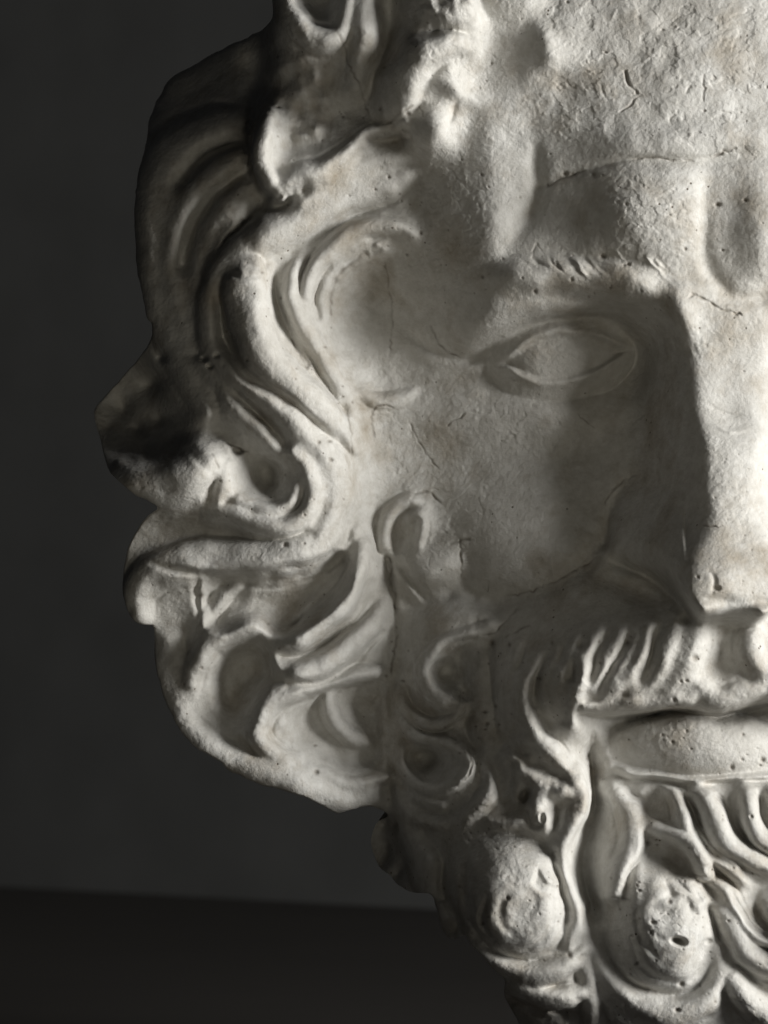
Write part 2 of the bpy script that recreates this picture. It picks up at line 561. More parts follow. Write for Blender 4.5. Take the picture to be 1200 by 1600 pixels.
# ================================================================== MOUSTACHE
for pts in (
    [(812,1005,9,18),(801,1050,11,28),(797,1100,11,28),(806,1145,9,16)],
    [(846,1012,10,24),(824,1055,14,46),(817,1100,15,54),(832,1148,16,58),(864,1182,17,60),(892,1210,16,58)],
    [(872,1005,9,28),(856,1050,11,40),(854,1090,10,40),(864,1120,8,30)],
    [(904,998,9,32),(880,1045,11,48),(874,1090,10,46),(878,1122,8,40)],
    [(936,985,10,38),(910,1038,13,62),(896,1090,14,66),(890,1138,12,58)],
    [(968,985,9,46),(942,1038,11,62),(922,1072,9,60)],
    [(990,985,9,52),(966,1046,11,68),(944,1080,9,64)],
    [(1014,972,10,58),(997,1030,12,76),(974,1068,12,76),(938,1092,9,66)],
    [(1054,958,14,62),(1046,1005,18,84),(1026,1054,18,88),(985,1088,14,78)],
    [(1088,958,15,62),(1082,1000,20,84),(1064,1050,20,92),(1036,1082,14,86)],
    [(1192,955,16,58),(1174,1000,20,82),(1182,1045,20,88),(1230,1072,16,84)],
    [(1080,1070,14,86),(1116,1090,15,92),(1150,1080,15,90),(1190,1066,14,88)],
):
    lock('moustache', 'strand', pts, k=0.7)
lock('moustache', 'strand', [(898,1102,9,60),(940,1100,10,66),(990,1094,11,78),(1035,1089,12,86),(1078,1088,12,90)], k=0.7, top=3)
spot([(1128,985,44),(1126,1010,42),(1128,1035,46),(1112,1020,52),(1144,1020,52)])
vale([(905,1116,8),(950,1120,-14),(1000,1114,-20),(1060,1112,-22),(1120,1122,-22),(1180,1106,-22),(1240,1100,-22)])
vale([(740,975,-6),(800,950,-4),(880,930,-2),(960,920,0)])
vale([(1018,985,40),(1020,1020,58),(1010,1052,66)], 0.6)
spot([(858,1135,26),(868,1150,30),(846,1120,30)])
# skin between lip and side whiskers
vale([(928,1120,0),(930,1170,-22),(928,1230,-40),(920,1290,-46),(914,1360,-52),(920,1430,-40)], 0.8)
spot([(930,1140,4),(945,1180,6),(915,1160,12),(925,1210,-16),(922,1250,-34),(935,1280,-24),(918,1320,-44),(916,1370,-48),(930,1420,-34),(1000,1240,14),(970,1260,12)])
# ================================================================== BEARD
lock('beard', 'strand', [(892,1205,16,58),(902,1240,16,64),(896,1275,15,68),(880,1310,13,60),(876,1345,10,52),(888,1385,10,50),(897,1425,10,48),(886,1470,10,44)], k=0.8, fl=1.0, fr=1.2, top=2)
# first big curl
dome('beard', 'curl', 806, 1406, 94, 94, 100, 0, k=0.75, flat=4.0)
vale([(800,1278,30),(760,1280,26),(840,1284,44)])
# peaked tuft between moustache and cheek beard
lock('beard', 'tuft', [(790,1186,8,30),(804,1178,9,46),(812,1204,9,46),(806,1240,10,34)], k=1.2)
lock('beard', 'tuft', [(812,1202,9,50),(838,1224,14,60),(868,1236,16,64),(893,1232,12,66)], k=0.7)
lock('beard', 'tuft', [(838,1240,16,58),(846,1270,18,60),(850,1294,14,60)], k=0.7)
vale([(822,1184,34),(850,1196,24),(876,1212,38)])
spot([(780,1215,2),(783,1245,-8),(790,1270,2),(765,1290,10)])
lock('beard', 'strand', [(752,1180,10,18),(766,1222,12,34),(754,1254,13,40),(730,1276,10,30)], k=0.9)
# central curl
dome('beard', 'curl', 1040, 1442, 74, 102, 88, 0, k=0.7, flat=3.2)
lock('beard', 'strand', [(955,1228,14,4),(984,1272,19,28),(986,1318,18,42),(968,1358,14,52),(962,1400,12,50)], k=0.8, top=2)
spot([(1042,1348,30),(1060,1356,30),(1028,1356,34),(1050,1338,30)])
lock('beard', 'strand', [(1008,1288,9,30),(1046,1300,13,52),(1085,1326,15,72),(1104,1362,13,72)], k=0.9, top=4)
lock('beard', 'strand', [(1046,1374,6,66),(1066,1402,9,78),(1096,1418,9,74)], k=0.8)
vale([(958,1440,28),(966,1490,28),(990,1530,30),(1030,1554,34),(1080,1548,34)], 1.0)
vale([(1122,1440,34),(1126,1475,30),(1112,1515,32)], 1.0)
lock('beard', 'strand', [(926,1470,12,18),(942,1520,15,34),(985,1564,20,46),(1045,1582,22,56),(1098,1562,20,52),(1126,1520,14,40)], k=0.8)
lock('beard', 'strand', [(930,1535,10,22),(958,1578,12,32),(1000,1612,12,34)], k=0.9)
spot([(1000,1620,20),(930,1600,10)])
# diagonal strands below the lip
for pts in (
    [(1036,1234,8,14),(1053,1252,12,42),(1068,1290,13,54),(1100,1322,14,56),(1140,1350,13,52),(1162,1376,9,38)],
    [(1090,1238,15,50),(1108,1270,19,62),(1130,1308,18,66),(1160,1330,14,60),(1200,1354,12,52)],
    [(1164,1238,12,52),(1168,1280,14,62),(1187,1310,14,64),(1230,1330,12,60)],
    [(1200,1240,11,50),(1214,1280,12,58),(1240,1310,12,56)],
):
    lock('beard', 'strand', pts, k=1.0, top=3)
vale([(1072,1250,20),(1084,1290,26),(1108,1326,30),(1142,1342,36)], 1.0)
vale([(1138,1245,24),(1146,1285,28),(1168,1320,34)], 1.0)
spot([(1176,1375,4),(1195,1385,2),(1165,1392,10),(1185,1400,6)])
for pts in (
    [(1110,1368,11,34),(1136,1392,12,42),(1152,1425,12,46),(1178,1456,13,48),(1240,1476,12,44)],
    [(1196,1405,14,34),(1216,1432,14,42),(1245,1445,12,40)],
    [(1126,1410,16,36),(1144,1452,18,46),(1174,1492,19,52),(1240,1522,18,50)],
    [(1136,1510,16,36),(1160,1548,20,46),(1200,1588,20,48),(1240,1612,18,44)],
):
    lock('beard', 'strand', pts, k=0.9, top=3)
# bands under the first curl
for pts in (
    [(732,1470,12,34),(772,1506,16,60),(830,1520,18,72),(880,1506,16,66),(914,1476,12,40)],
    [(768,1512,12,44),(815,1543,16,64),(865,1556,16,68),(912,1546,13,48)],
    [(806,1566,14,6),(836,1592,20,22),(885,1602,20,30)],
    [(908,1486,12,26),(920,1540,14,32),(926,1600,14,28)],
    [(690,1408,12,-16),(700,1440,14,-12),(712,1460,9,-14)],
):
    lock('beard', 'strand', pts, k=0.8, top=2)
vale([(795,1556,14),(840,1572,18),(890,1576,16)], 0.8)
spot([(690,1390,-10),(700,1300,0),(720,1290,14)])
# side lobe of the beard, further back
lock('beard', 'strand', [(596,1305,12,-24),(614,1308,14,-12),(620,1340,14,-12),(606,1362,12,-22)], k=0.9)
spot([(628,1362,-40),(636,1378,-36),(600,1285,-44)])
lock('beard', 'strand', [(620,1262,14,18),(640,1308,20,26),(662,1356,24,26),(674,1395,16,6)], k=0.7)
# ================================================================== EAR, SIDE WHISKERS
lock('face', 'ear_rim', [(604,866,9,14),(598,832,10,20),(612,796,11,28),(640,778,11,28),(664,792,9,20)], k=0.9, top=2)
lock('face', 'ear_fold', [(636,812,8,26),(652,800,9,34),(661,820,9,32),(656,852,8,24)], k=0.9)
spot([(628,838,8),(625,820,12),(640,850,8)])
dome('face', 'ear_lobe', 664, 884, 46, 30, 42, -14, k=0.9)
lock('hair', 'strand', [(616,892,7,14),(634,914,8,20),(654,938,7,8)], k=0.9)
spot([(600,878,-8),(604,905,-2),(610,935,2),(725,870,-8),(722,905,-18),(700,932,-18),(665,945,-8),(740,935,-14),(760,945,-10),(775,960,-8)])
dome('beard', 'ringlet', 690, 980, 60, 40, 40, -14, k=0.6)
lock('beard', 'ringlet', [(748,982,9,26),(712,992,10,44),(682,1006,12,52),(662,1038,14,54),(670,1074,15,54),(698,1096,13,50),(720,1102,9,36)], k=0.8, top=4)
spot([(698,1045,-4),(690,1055,-2),(706,1058,2),(700,1036,6)], 1.0)
lock('beard', 'ringlet', [(622,1078,8,18),(634,1108,10,34),(660,1126,11,42),(690,1128,11,42),(720,1114,8,30)], k=1.0, top=3)
lock('beard', 'ringlet', [(620,1100,7,18),(630,1130,10,32),(656,1149,11,42),(692,1158,11,44),(716,1168,10,40)], k=1.0, top=3)
lock('beard', 'ringlet', [(716,1168,11,42),(729,1192,12,46),(716,1218,12,48),(690,1231,12,48),(660,1229,12,46),(636,1213,11,40),(624,1186,10,34),(628,1160,9,32)], k=0.8, top=4)
spot([(666,1184,-22),(654,1178,-18),(680,1190,-20),(664,1200,-10),(670,1168,-16),(650,1190,-10),(690,1180,-8)], 1.2)
lock('hair', 'strand', [(622,965,6,4),(616,1010,6,8),(604,1060,6,12),(596,1120,6,16),(597,1175,6,20),(612,1217,9,30),(648,1247,11,38),(692,1260,9,32)], k=0.8)
lock('beard', 'ringlet', [(612,1224,8,22),(630,1258,10,32),(660,1281,11,36),(698,1286,9,22)], k=0.9)
vale([(624,1228,14),(650,1258,14),(690,1271,10)], 0.8)
lock('beard', 'strand', [(744,1010,18,6),(748,1090,20,10),(756,1150,18,10),(776,1182,14,6)], k=0.4)
dome('beard', 'tuft', 757, 970, 14, 12, 26, 0, k=0.8)
vale([(788,985,-4),(784,1040,6),(782,1100,8),(796,1160,0),(820,1180,10)], 0.8)
# ================================================================== HAIR: crown
vale([(412,-60,-60),(410,0,-60),(408,60,-56),(402,120,-44),(394,170,-20),(388,210,-4),(388,250,2),(396,285,14),(420,318,28)], 1.0)
lock('hair', 'lock', [(440,-60,14,84),(442,0,16,90),(450,32,18,94),(474,58,20,94),(504,66,20,92),(532,54,15,86),(546,16,12,82),(550,-60,12,82)], k=0.8, top=2)
spot([(506,-60,20),(500,-10,2),(515,5,0),(490,0,8),(508,22,16),(526,0,16)], 1.0)
lock('hair', 'lock', [(572,-60,16,84),(570,0,17,88),(567,60,18,92),(560,105,17,86),(552,150,13,74)], k=0.7)
vale([(604,-60,34),(600,0,28),(596,60,24),(588,120,34),(578,170,52),(590,200,66)], 1.0)
spot([(470,100,72),(490,125,84),(505,155,80),(465,145,66),(440,110,64),(432,150,62),(452,178,34),(462,184,36),(520,175,54),(524,205,52),(492,205,78),(470,215,70),(545,190,66),(505,246,60),(490,250,62),(520,238,62),(440,215,74)])
lock('hair', 'curl', [(424,178,8,78),(414,205,12,110),(411,240,14,118),(420,276,15,114),(440,306,10,92)], k=1.0, fl=1.0, fr=0.9, top=4)
lock('hair', 'curl', [(440,288,16,100),(472,280,20,106),(510,268,20,104),(542,248,16,96),(564,226,11,88),(592,208,9,82),(618,200,8,72)], k=0.7)
# lit lock over the temple
dome('hair', 'lock', 690, 4, 52, 50, 112, 0, k=0.5)
lock('hair', 'lock', [(738,74,12,50),(696,76,20,94),(658,96,28,120),(632,138,28,124),(630,174,22,114),(640,200,14,92)], k=0.7, top=3)
vale([(700,118,68),(712,150,58),(690,138,78)], 0.7)
dome('hair', 'curl', 668, 198, 28, 28, 92, 20, k=0.7)
spot([(740,20,50),(760,60,16),(735,160,24),(720,200,24),(690,240,30),(640,235,40),(600,232,60)])
dome('hair', 'tuft', 850, 66, 18, 34, 22, -15, k=0.5)
dome('hair', 'tuft', 795, -6, 50, 34, 32, -10, k=0.5)
spot([(800,90,-6),(780,120,-4),(820,50,2),(765,100,-4)])
# long wave leaving the temple, running down beside the face
lock('hair', 'lock', [(650,262,16,14),(600,284,24,46),(545,304,28,60),(482,338,30,70),(425,366,28,76),(385,390,25,80),(350,425,20,84),(330,465,18,86),(322,505,17,84),(332,545,18,82),(362,580,21,86),(412,612,25,90),(462,655,28,92),(500,702,30,84),(520,752,32,76),(516,806,32,76),(492,850,24,74)], k=0.7, top=0)
lock('hair', 'lock', [(640,234,20,40),(580,256,22,64),(524,292,18,74),(470,318,16,74)], k=0.5)
spot([(650,330,6),(660,400,0),(650,470,-4),(640,290,10)])
# blunt bright lock
lock('hair', 'lock', [(382,424,30,112),(384,465,33,116),(393,515,33,114),(416,560,30,108),(452,600,26,100),(500,640,22,90),(532,672,15,74),(550,702,8,56)], k=0.9, top=6)
vale([(343,445,50),(340,490,46),(350,540,46),(380,584,54),(430,614,66),(480,652,70),(524,694,62)], 1.0)
vale([(428,425,40),(434,470,36),(452,522,38),(478,570,42),(508,615,46)], 1.0)
spot([(390,392,60),(420,402,50)])
lock('hair', 'strand', [(470,402,9,40),(456,440,12,58),(463,490,14,62),(490,535,14,56),(520,590,13,46),(548,645,12,38)], k=0.7, top=2)
lock('hair', 'strand', [(480,480,10,46),(488,428,13,60),(522,386,15,66),(565,362,15,62),(610,354,13,50),(645,366,10,30)], k=0.8, top=2)
lock('hair', 'strand', [(506,500,9,36),(508,450,10,44),(528,415,11,48),(562,391,11,48),(602,380,9,38)], k=0.7)
spot([(560,450,8),(580,420,6),(600,450,2),(590,500,0),(570,540,4),(600,560,0),(620,500,-2),(540,500,16),(560,590,14),(625,420,2)])
lock('hair', 'strand', [(560,618,10,26),(590,628,12,26),(625,624,11,20),(650,612,8,8)], k=0.6)
spot([(570,660,22),(580,720,20),(575,780,20),(600,700,10),(620,660,4),(565,830,30),(590,840,10)])
# outer mass on the left
lock('hair', 'lock', [(388,186,18,20),(335,198,28,46),(285,222,32,54),(248,266,34,56),(234,330,32,56),(232,400,30,58),(242,470,28,62),(266,530,26,66),(296,590,24,70),(325,650,18,62)], k=0.6)
lock('hair', 'lock', [(398,238,18,26),(352,262,24,44),(305,300,26,52),(276,350,24,54),(264,410,22,56),(272,470,20,58),(288,520,16,58)], k=0.8)
lock('hair', 'lock', [(396,292,22,28),(365,325,26,42),(328,372,24,46),(308,430,20,48),(302,490,17,52),(306,540,14,56)], k=0.7)
spot([(395,335,16),(380,350,18),(340,150,10),(300,160,14),(380,130,0)])
lock('hair', 'strand', [(316,565,10,72),(350,612,14,74),(386,652,14,70),(420,688,12,64),(448,716,9,58)], k=0.6)
# dark side lobe and its lit tip
spot([(190,640,-84),(235,600,-80),(215,670,-86),(250,655,-74),(275,690,-40),(225,710,-60),(165,670,-50),(250,560,-60)], 1.0)
lock('hair', 'lock', [(170,722,18,10),(200,748,26,62),(250,758,31,90),(300,746,33,104),(336,714,24,88)], k=0.7, top=3)
lock('hair', 'curl', [(346,722,10,66),(352,760,13,68),(344,794,13,62)], k=0.6)
lock('hair', 'curl', [(330,800,13,58),(372,802,15,70),(408,818,16,76),(448,820,16,80),(480,800,15,82),(490,765,14,84),(480,728,13,84),(454,702,11,80)], k=0.8, top=3)
lock('hair', 'curl', [(366,776,10,52),(392,793,12,62),(425,798,12,66),(454,783,11,68),(466,756,10,66)], k=0.8, top=3)
spot([(412,735,-4),(420,755,2),(405,755,6),(425,720,4),(410,712,10),(372,742,40),(440,745,30)], 1.0)
# lower wave
lock('hair', 'lock', [(214,964,18,26),(213,925,22,40),(245,890,24,56),(300,874,28,66),(370,874,30,70),(440,868,30,72),(498,846,28,74),(528,805,22,72)], k=0.7, fl=0.5, fr=1.3, top=0)
vale([(250,806,24),(300,815,20),(360,826,24),(420,838,32)], 0.8)
spot([(320,900,32),(360,905,26),(420,905,18),(470,900,18),(510,890,22),(440,940,10),(490,930,10),(400,955,14),(450,970,14),(510,950,16)])
lock('hair', 'strand', [(378,904,11,30),(340,944,14,36),(312,988,10,28)], k=0.6)
vale([(308,905,18),(305,935,14),(304,975,20)], 0.7)
lock('hair', 'lock', [(568,846,9,52),(562,880,13,70),(547,918,16,80),(520,955,18,84),(484,986,18,84),(452,1004,15,78),(432,1000,10,62)], k=0.9, top=4)
lock('hair', 'lock', [(600,946,11,28),(574,985,16,50),(540,1016,19,66),(500,1040,20,72),(460,1049,18,72),(428,1034,12,58)], k=0.8, top=4)
# hook and hollow at the lower left
lock('hair', 'lock', [(258,990,20,30),(264,1040,24,40),(282,1090,24,40)], k=0.5)
lock('hair', 'curl', [(298,1085,14,38),(306,1042,17,54),(328,1006,17,60),(364,986,16,60),(404,980,14,56),(424,1002,10,42)], k=0.7, top=2)
spot([(375,1040,0),(385,1070,-14),(370,1090,-10),(400,1050,0),(390,1100,-6),(360,1060,0),(350,1110,4),(405,1030,16),(345,1080,8)], 1.0)
lock('hair', 'lock', [(280,1120,18,44),(308,1150,20,52),(356,1184,22,58),(420,1208,24,62),(490,1234,22,62),(545,1250,18,54),(592,1242,13,40)], k=0.6, top=0)
lock('hair', 'curl', [(604,1050,11,24),(548,1056,14,46),(482,1070,16,62),(428,1092,18,70),(404,1125,18,70),(406,1155,17,64),(430,1180,15,58),(470,1194,11,48)], k=0.8, top=2)
spot([(440,1130,54),(455,1110,44),(470,1140,30),(500,1170,26),(480,1170,34),(540,1185,20),(575,1190,16),(590,1120,12),(590,1160,12),(480,1105,30)])
lock('hair', 'curl', [(532,1066,9,26),(514,1088,12,36),(518,1120,13,40),(540,1147,13,42),(574,1158,11,30)], k=0.9, top=4)
spot([(560,1105,-8),(566,1120,-8),(550,1115,2),(572,1130,-2)], 1.0)
dome('hair', 'curl', 580, 1080, 18, 18, 24, 0, k=0.8)
lock('hair', 'strand', [(460,1192,9,46),(500,1207,10,48),(540,1224,11,52),(580,1219,10,48),(606,1208,9,38)], k=0.9)

FACE_LOW = [(668,560),(690,480),(715,400),(715,300),(765,240),(775,150),(830,120),(900,110),(1300,60),(1300,930),(1142,940),(1060,930),(985,880),(900,890),(790,915),(740,915),(745,850),(690,740),(640,690)]
REL = relief(FACE_LOW)
H += REL
for me, c in TUBES:                                      # chisel lines where locks meet
    if len(c) < 4:
        continue
    E = [e for e in EDGE if e[0] == me]
    for sg, col in ((-1, 5), (1, 6)):
        run = []
        for e in E + [None]:
            ok = False
            if e is not None:
                ex, ey = e[1] + sg * e[3] * e[col], e[2] + sg * e[4] * e[col]
                ok = True
                for m2, c2 in TUBES:
                    if m2 != me and abs(c2[:, 0] - ex).min() < 40:
                        d = np.hypot(c2[:, 0] - ex, c2[:, 1] - ey)
                        j = d.argmin()
                        if d[j] < c2[j, 2] * 0.8:
                            ok = False
                            break
                if ok:
                    run.append((ex, ey, max(2.4, 0.18 * e[5]), 0.42 * min(e[5], 26) * e[7]))
            if not ok:
                if len(run) > 5:
                    r_ = np.array(run[::3] if len(run) > 12 else run)
                    f = np.clip(np.minimum(np.arange(len(r_)), len(r_) - 1 - np.arange(len(r_))) / 2.0, 0, 1)
                    r_[:, 3] *= f
                    groove([tuple(v) for v in r_])
                run = []
for o, c, dh in OVER:                                    # locks that stand proud of their neighbours
    pad = float(c[:, 2].max()) * 1.15 + 8
    sl, d, side, att, par = field(c, pad)
    r = np.maximum(att[..., 0], 1.0) * 1.12
    t = d / r
    p = np.power(np.maximum(1 - np.power(t, 2.4), 0), 0.62)
    p = p * (0.5 + 0.5 * sstep(-0.001, 0.06, par)) * (0.25 + 0.75 * sstep(-0.001, 0.16, 1 - par))
    hh = att[..., 1] * (1 + 0.06 * WOB[sl]) + dh
    C = BASE[sl] + hh - (1 - p) * (1.6 * r + 6)
    C = np.where(t < 1, C, -1e6)
    merge(sl, C, o, 7.0)
#FACE
# ================================================================== FOREHEAD, TEMPLE, BROW
groove([(842,205,12,0),(836,250,13,10),(838,300,14,14),(822,345,18,14),(800,385,20,8)])
bump(770, 290, 30, 130, 7, -4)
bump(985, 335, 74, 80, 34, 15)
bump(1070, 325, 42, 90, 16)
groove([(1108,262,14,2),(1100,320,12,5),(1102,380,12,8),(1114,430,13,10),(1145,462,13,12),(1185,466,14,12),(1230,455,14,10)])
bump(1186, 352, 56, 86, 40)
bump(1090, 214, 150, 22, 14)
groove([(850,280,14,2),(930,256,13,9),(1010,250,12,10),(1100,250,12,9),(1200,240,12,6)])
groove([(835,292,6,5),(880,275,6,7),(930,258,6,7),(985,245,5,6),(1050,247,5,5),(1110,243,5,4),(1160,233,5,2)])
lump(1000, 120, 200, 120, 5, 60, 31)
# brow
strip('face', 'eyebrow', [(720,455,14,10),(790,436,18,30),(860,428,21,42),(930,434,23,50),(990,440,23,48),(1040,424,15,24)], k=0.55, s=14, ends=(0.3, 0.2))
# hollow under the brow, eye socket
bump(962, 535, 56, 64, -22, 20)
bump(1000, 580, 44, 90, -18)
bump(885, 566, 120, 60, -40)
bump(750, 506, 66, 38, 34, -20)
bump(860, 474, 95, 24, 26)
groove([(738,562,10,5),(790,538,9,15),(835,510,9,21),(890,496,10,23),(940,490,12,20),(975,500,13,12)])
def eye():
    up = catmull([(740,574),(770,574),(790,567),(812,549),(842,531),(880,522),(920,524),(950,533),(972,544),(1000,548)], 4.0)
    lo = catmull([(740,572),(770,571),(792,574),(816,589),(850,598),(890,596),(930,580),(955,562),(974,548),(1000,546)], 4.0)
    sl = box(740, 1010, 470, 650)
    x, y = XW[sl], YW[sl]
    yu, yl = np.interp(x, up[:, 0], up[:, 1]), np.interp(x, lo[:, 0], lo[:, 1])
    je, ie = int(np.searchsorted(ys, 556)), int(np.searchsorted(xs, 878))
    b0 = BASE[je, ie]
    rho2 = ((x - 878) / 116) ** 2 + ((y - 556 + 0.06 * (x - 878)) / 74) ** 2
    ball = b0 + 20 + 0.4 * (BASE[sl] - b0) - 88 * (1 - np.sqrt(np.maximum(1 - 0.98 * rho2, 0)))
    ball = np.where(rho2 < 1, ball, -1e6)
    a_up, a_lo = sstep(-5, 9, y - yu), sstep(-5, 9, yl - y)
    aper = a_up * a_lo
    lid = 11 * (1 - aper) + 4 * np.exp(-((y - yu + 7) / 7) ** 2) + 3 * np.exp(-((y - yl - 5) / 5) ** 2)
    merge(sl, ball + lid, pid('face', 'eyelids'), 30.0)
    o = pid('face', 'eyeball')
    OWN[sl] = np.where((aper > 0.5) & (rho2 < 1), o, OWN[sl])
    # corners
    bump(790, 571, 18, 8, -10, 10)
    bump(968, 546, 16, 9, -10, -20)
eye()
bump(840, 638, 64, 24, 9, 8)
groove([(640,520,9,3),(680,546,9,8),(728,563,9,10),(765,560,8,4)])
bump(1026, 476, 50, 40, 44)
bump(1052, 512, 24, 46, 12)
# cheek
bump(795, 838, 125, 82, 48, 20)
bump(715, 655, 90, 50, 22, 10)
bump(850, 700, 110, 34, -14, -8)
bump(900, 720, 80, 44, -16, -20)
groove([(965,800,16,4),(935,850,20,12),(890,900,24,20),(830,928,26,24),(770,938,24,20),(735,930,20,10)])
# ================================================================== NOSE
def nose():
    prof = [(430,0),(470,14),(520,40),(600,76),(700,118),(800,162),(860,180),(895,188),(928,184),(948,164),(960,116),(968,44),(978,0)]
    py_, ph_ = np.array(prof, float).T
    hw = [(430,74),(500,68),(600,54),(700,41),(800,33),(845,46),(880,72),(925,72),(950,56),(970,40)]
    hy_, hw_ = np.array(hw, float).T
    bw = [(430,94),(500,112),(600,136),(700,142),(780,158),(850,170),(880,150),(900,118),(925,92),(950,62),(970,46)]
    by_, bw_ = np.array(bw, float).T
    cx = [(430,1135),(560,1132),(700,1134),(850,1134),(970,1134)]
    cy_, cx_ = np.array(cx, float).T
    sl = box(880, 1420, 425, 980)
    x, y = XW[sl], YW[sl]
    ph = np.interp(y, py_, ph_); a = np.interp(y, hy_, hw_); b = np.interp(y, by_, bw_); c = np.interp(y, cy_, cx_)
    u = np.abs(x - c)
    top = ph - 0.05 * np.minimum(u, a) ** 2 / a - 0.13 * (x - c)
    t = np.clip((u - a) / np.maximum(b - a, 6), 0, 1)
    jm = int(np.searchsorted(xs, 1138))
    tilt = BASE[sl[0], jm][:, None] - BASE[sl]
    live = sstep(0, 30, ph)
    z = np.where(u < a, top + tilt * live, (ph - 0.05 * a - 0.13 * a * np.sign(x - c) + tilt * live) * (1 - sstep(-0.25, 1.0, t) + 0.104 * (1 - t)))
    return sl, z
sl, z = nose()
yy = Y[sl]
soft, crisp = blur(z, 110), blur(z, 12)
wt = sstep(860, 925, yy)
H[sl] += (soft * (1 - wt) + crisp * wt) * sstep(425, 450, yy)
# wing of the nostril
def wing():
    sl = box(930, 1060, 740, 910)
    x, y = XW[sl], YW[sl]
    u, v = (x - 1004) / 60, (y - 830) / 58
    rho = np.sqrt(u * u + v * v)
    H[sl] += 42 * np.exp(-(rho * 1.12) ** 3)
wing()
groove([(1004,728,12,2),(972,772,12,10),(950,812,11,14),(944,848,10,14)])
groove([(948,876,8,4),(975,888,9,22),(1010,898,10,26),(1045,922,9,22),(1075,950,8,8)])
bump(1122, 902, 58, 42, 18)
bump(1135, 650, 34, 26, -7, 10)
groove([(1104,632,3,1),(1128,646,3,4),(1160,652,3,2)])
groove([(1108,664,3,-1),(1132,674,3,-5),(1160,670,3,-1)])
groove([(1096,892,3,1),(1104,905,3,6),(1102,925,3,2)])
pit(1108, 917, 8, 6, 9, 0, 0.8)
# lower lip
bump(1060, 1122, 150, 14, -12)
hump('face', 'lower_lip', 1095, 1168, 140, 54, 36, 0, s=12, pw=0.7)
groove([(960,1202,6,3),(1010,1219,6,7),(1080,1229,7,14),(1140,1228,7,14),(1230,1219,7,10)])
strip('face', 'lip_edge', [(958,1196,3,12),(1010,1212,3,18),(1100,1219,3,18),(1230,1211,3,18)], k=0.8, s=8)
groove([(927,1130,4,3),(928,1175,6,14),(927,1225,7,16),(918,1275,9,8)])
# ================================================================== carved accents
for g in (
    [(734,1342,6,4),(726,1380,9,34),(732,1425,8,34),(750,1458,4,6)],
    [(758,1394,4,6),(752,1425,6,24),(760,1452,5,16),(772,1468,3,4)],
    [(862,1400,5,2),(858,1442,6,7),(826,1474,6,8),(786,1476,5,3)],
    [(698,1340,5,4),(692,1375,6,14),(700,1415,5,12),(715,1440,4,4)],
    [(580,905,6,4),(558,950,8,20),(526,990,8,24),(484,1016,8,22),(440,1020,7,14)],
    [(598,985,5,4),(555,1036,7,14),(505,1063,7,18),(450,1070,7,14)],
    [(556,870,4,2),(545,910,6,12),(515,945,7,16),(480,970,7,14),(440,985,6,8)],
    [(240,880,5,4),(300,893,6,16),(380,897,6,18),(460,889,6,16),(520,862,5,6)],
    [(1142,1388,4,8),(1158,1422,5,20),(1182,1450,5,20),(1230,1466,5,14)],
    [(978,1450,4,2),(988,1490,5,6),(1012,1520,5,7),(1046,1533,5,7),(1082,1520,5,5),(1102,1490,4,2)],
    [(345,450,7,4),(344,490,8,18),(354,540,8,20),(384,584,7,16),(430,614,6,12),(480,650,5,10),(524,694,4,4)],
    [(430,430,5,4),(435,475,6,16),(452,522,6,14),(478,570,5,10)],
    [(612,205,4,3),(640,184,5,10),(660,168,4,5)],
    [(712,165,4,4),(706,190,5,9),(698,215,4,3)],
    [(640,66,5,4),(680,56,6,12),(726,46,4,4)],
    [(308,900,4,4),(304,930,5,14),(308,968,4,5)],
    [(1070,1250,4,3),(1084,1292,5,12),(1108,1326,5,12),(1140,1344,4,6)],
    [(1140,1248,4,4),(1148,1288,5,12),(1170,1321,4,7)],
    [(600,864,5,5),(603,880,6,14),(618,945,5,12),(622,985,4,5)],
    [(400,262,4,2),(412,300,5,10),(437,310,4,8)],
    [(690,1008,5,3),(712,1000,5,9),(742,996,4,4)],
    [(640,1116,4,3),(656,1136,4,10),(690,1143,4,8),(716,1134,3,3)],
    [(905,1118,7,6),(960,1120,8,12),(1060,1114,8,16),(1130,1120,8,18),(1240,1102,8,14)],
):
    groove(g)
slab([(322,897),(390,902),(470,892),(528,864),(546,886),(525,938),(470,982),(430,985),(392,966),(345,985),(322,960)], -34, 20)
slab([(345,1022),(398,1008),(424,1042),(402,1085),(388,1128),(360,1120),(338,1075)], -40, 30)
slab([(476,1084),(530,1070),(588,1072),(596,1186),(540,1200),(482,1168),(460,1130)], -22, 24)
bump(976, 1362, 13, 34, 12, 8)
bump(996, 1350, 9, 50, 14, 6)
bump(1046, 1352, 34, 24, -30, 18)
pit(698, 1048, 30, 28, 26, 0, 0.85)
pit(666, 1184, 36, 34, 10, 0, 0.9)
pit(415, 742, 30, 38, 36, 0, 0.85)
bump(985, 922, 80, 20, -24, 24)
groove([(800,1380,6,1),(780,1405,7,4),(786,1436,6,4),(806,1456,5,1)])
bump(846, 1412, 14, 20, 6)
groove([(1004,1392,5,2),(990,1424,6,8),(996,1462,6,8),(1020,1492,5,3)])
groove([(1020,1398,5,3),(1046,1392,6,8),(1072,1406,6,8),(1078,1432,5,3)])
bump(1034, 1416, 20, 12, -7, 20)
groove([(742,1340,3,1),(790,1326,4,6),(850,1330,4,6),(876,1346,3,1)])
groove([(1080,1380,3,1),(1096,1410,4,8),(1104,1450,4,4)])
slab([(838,1352),(850,1372),(874,1386),(880,1402),(850,1392),(830,1375)], -10, 8)
for q in range(5):
    groove([(720, 1320 + q * 6, 2.4, 1), (790 + q * 5, 1298 + q * 8, 3, 4), (860, 1306 + q * 9, 2.4, 1)])
pit(1056, 1466, 17, 9, 34, 4, 0.8)
bump(1090, 1492, 20, 30, -12, 20)
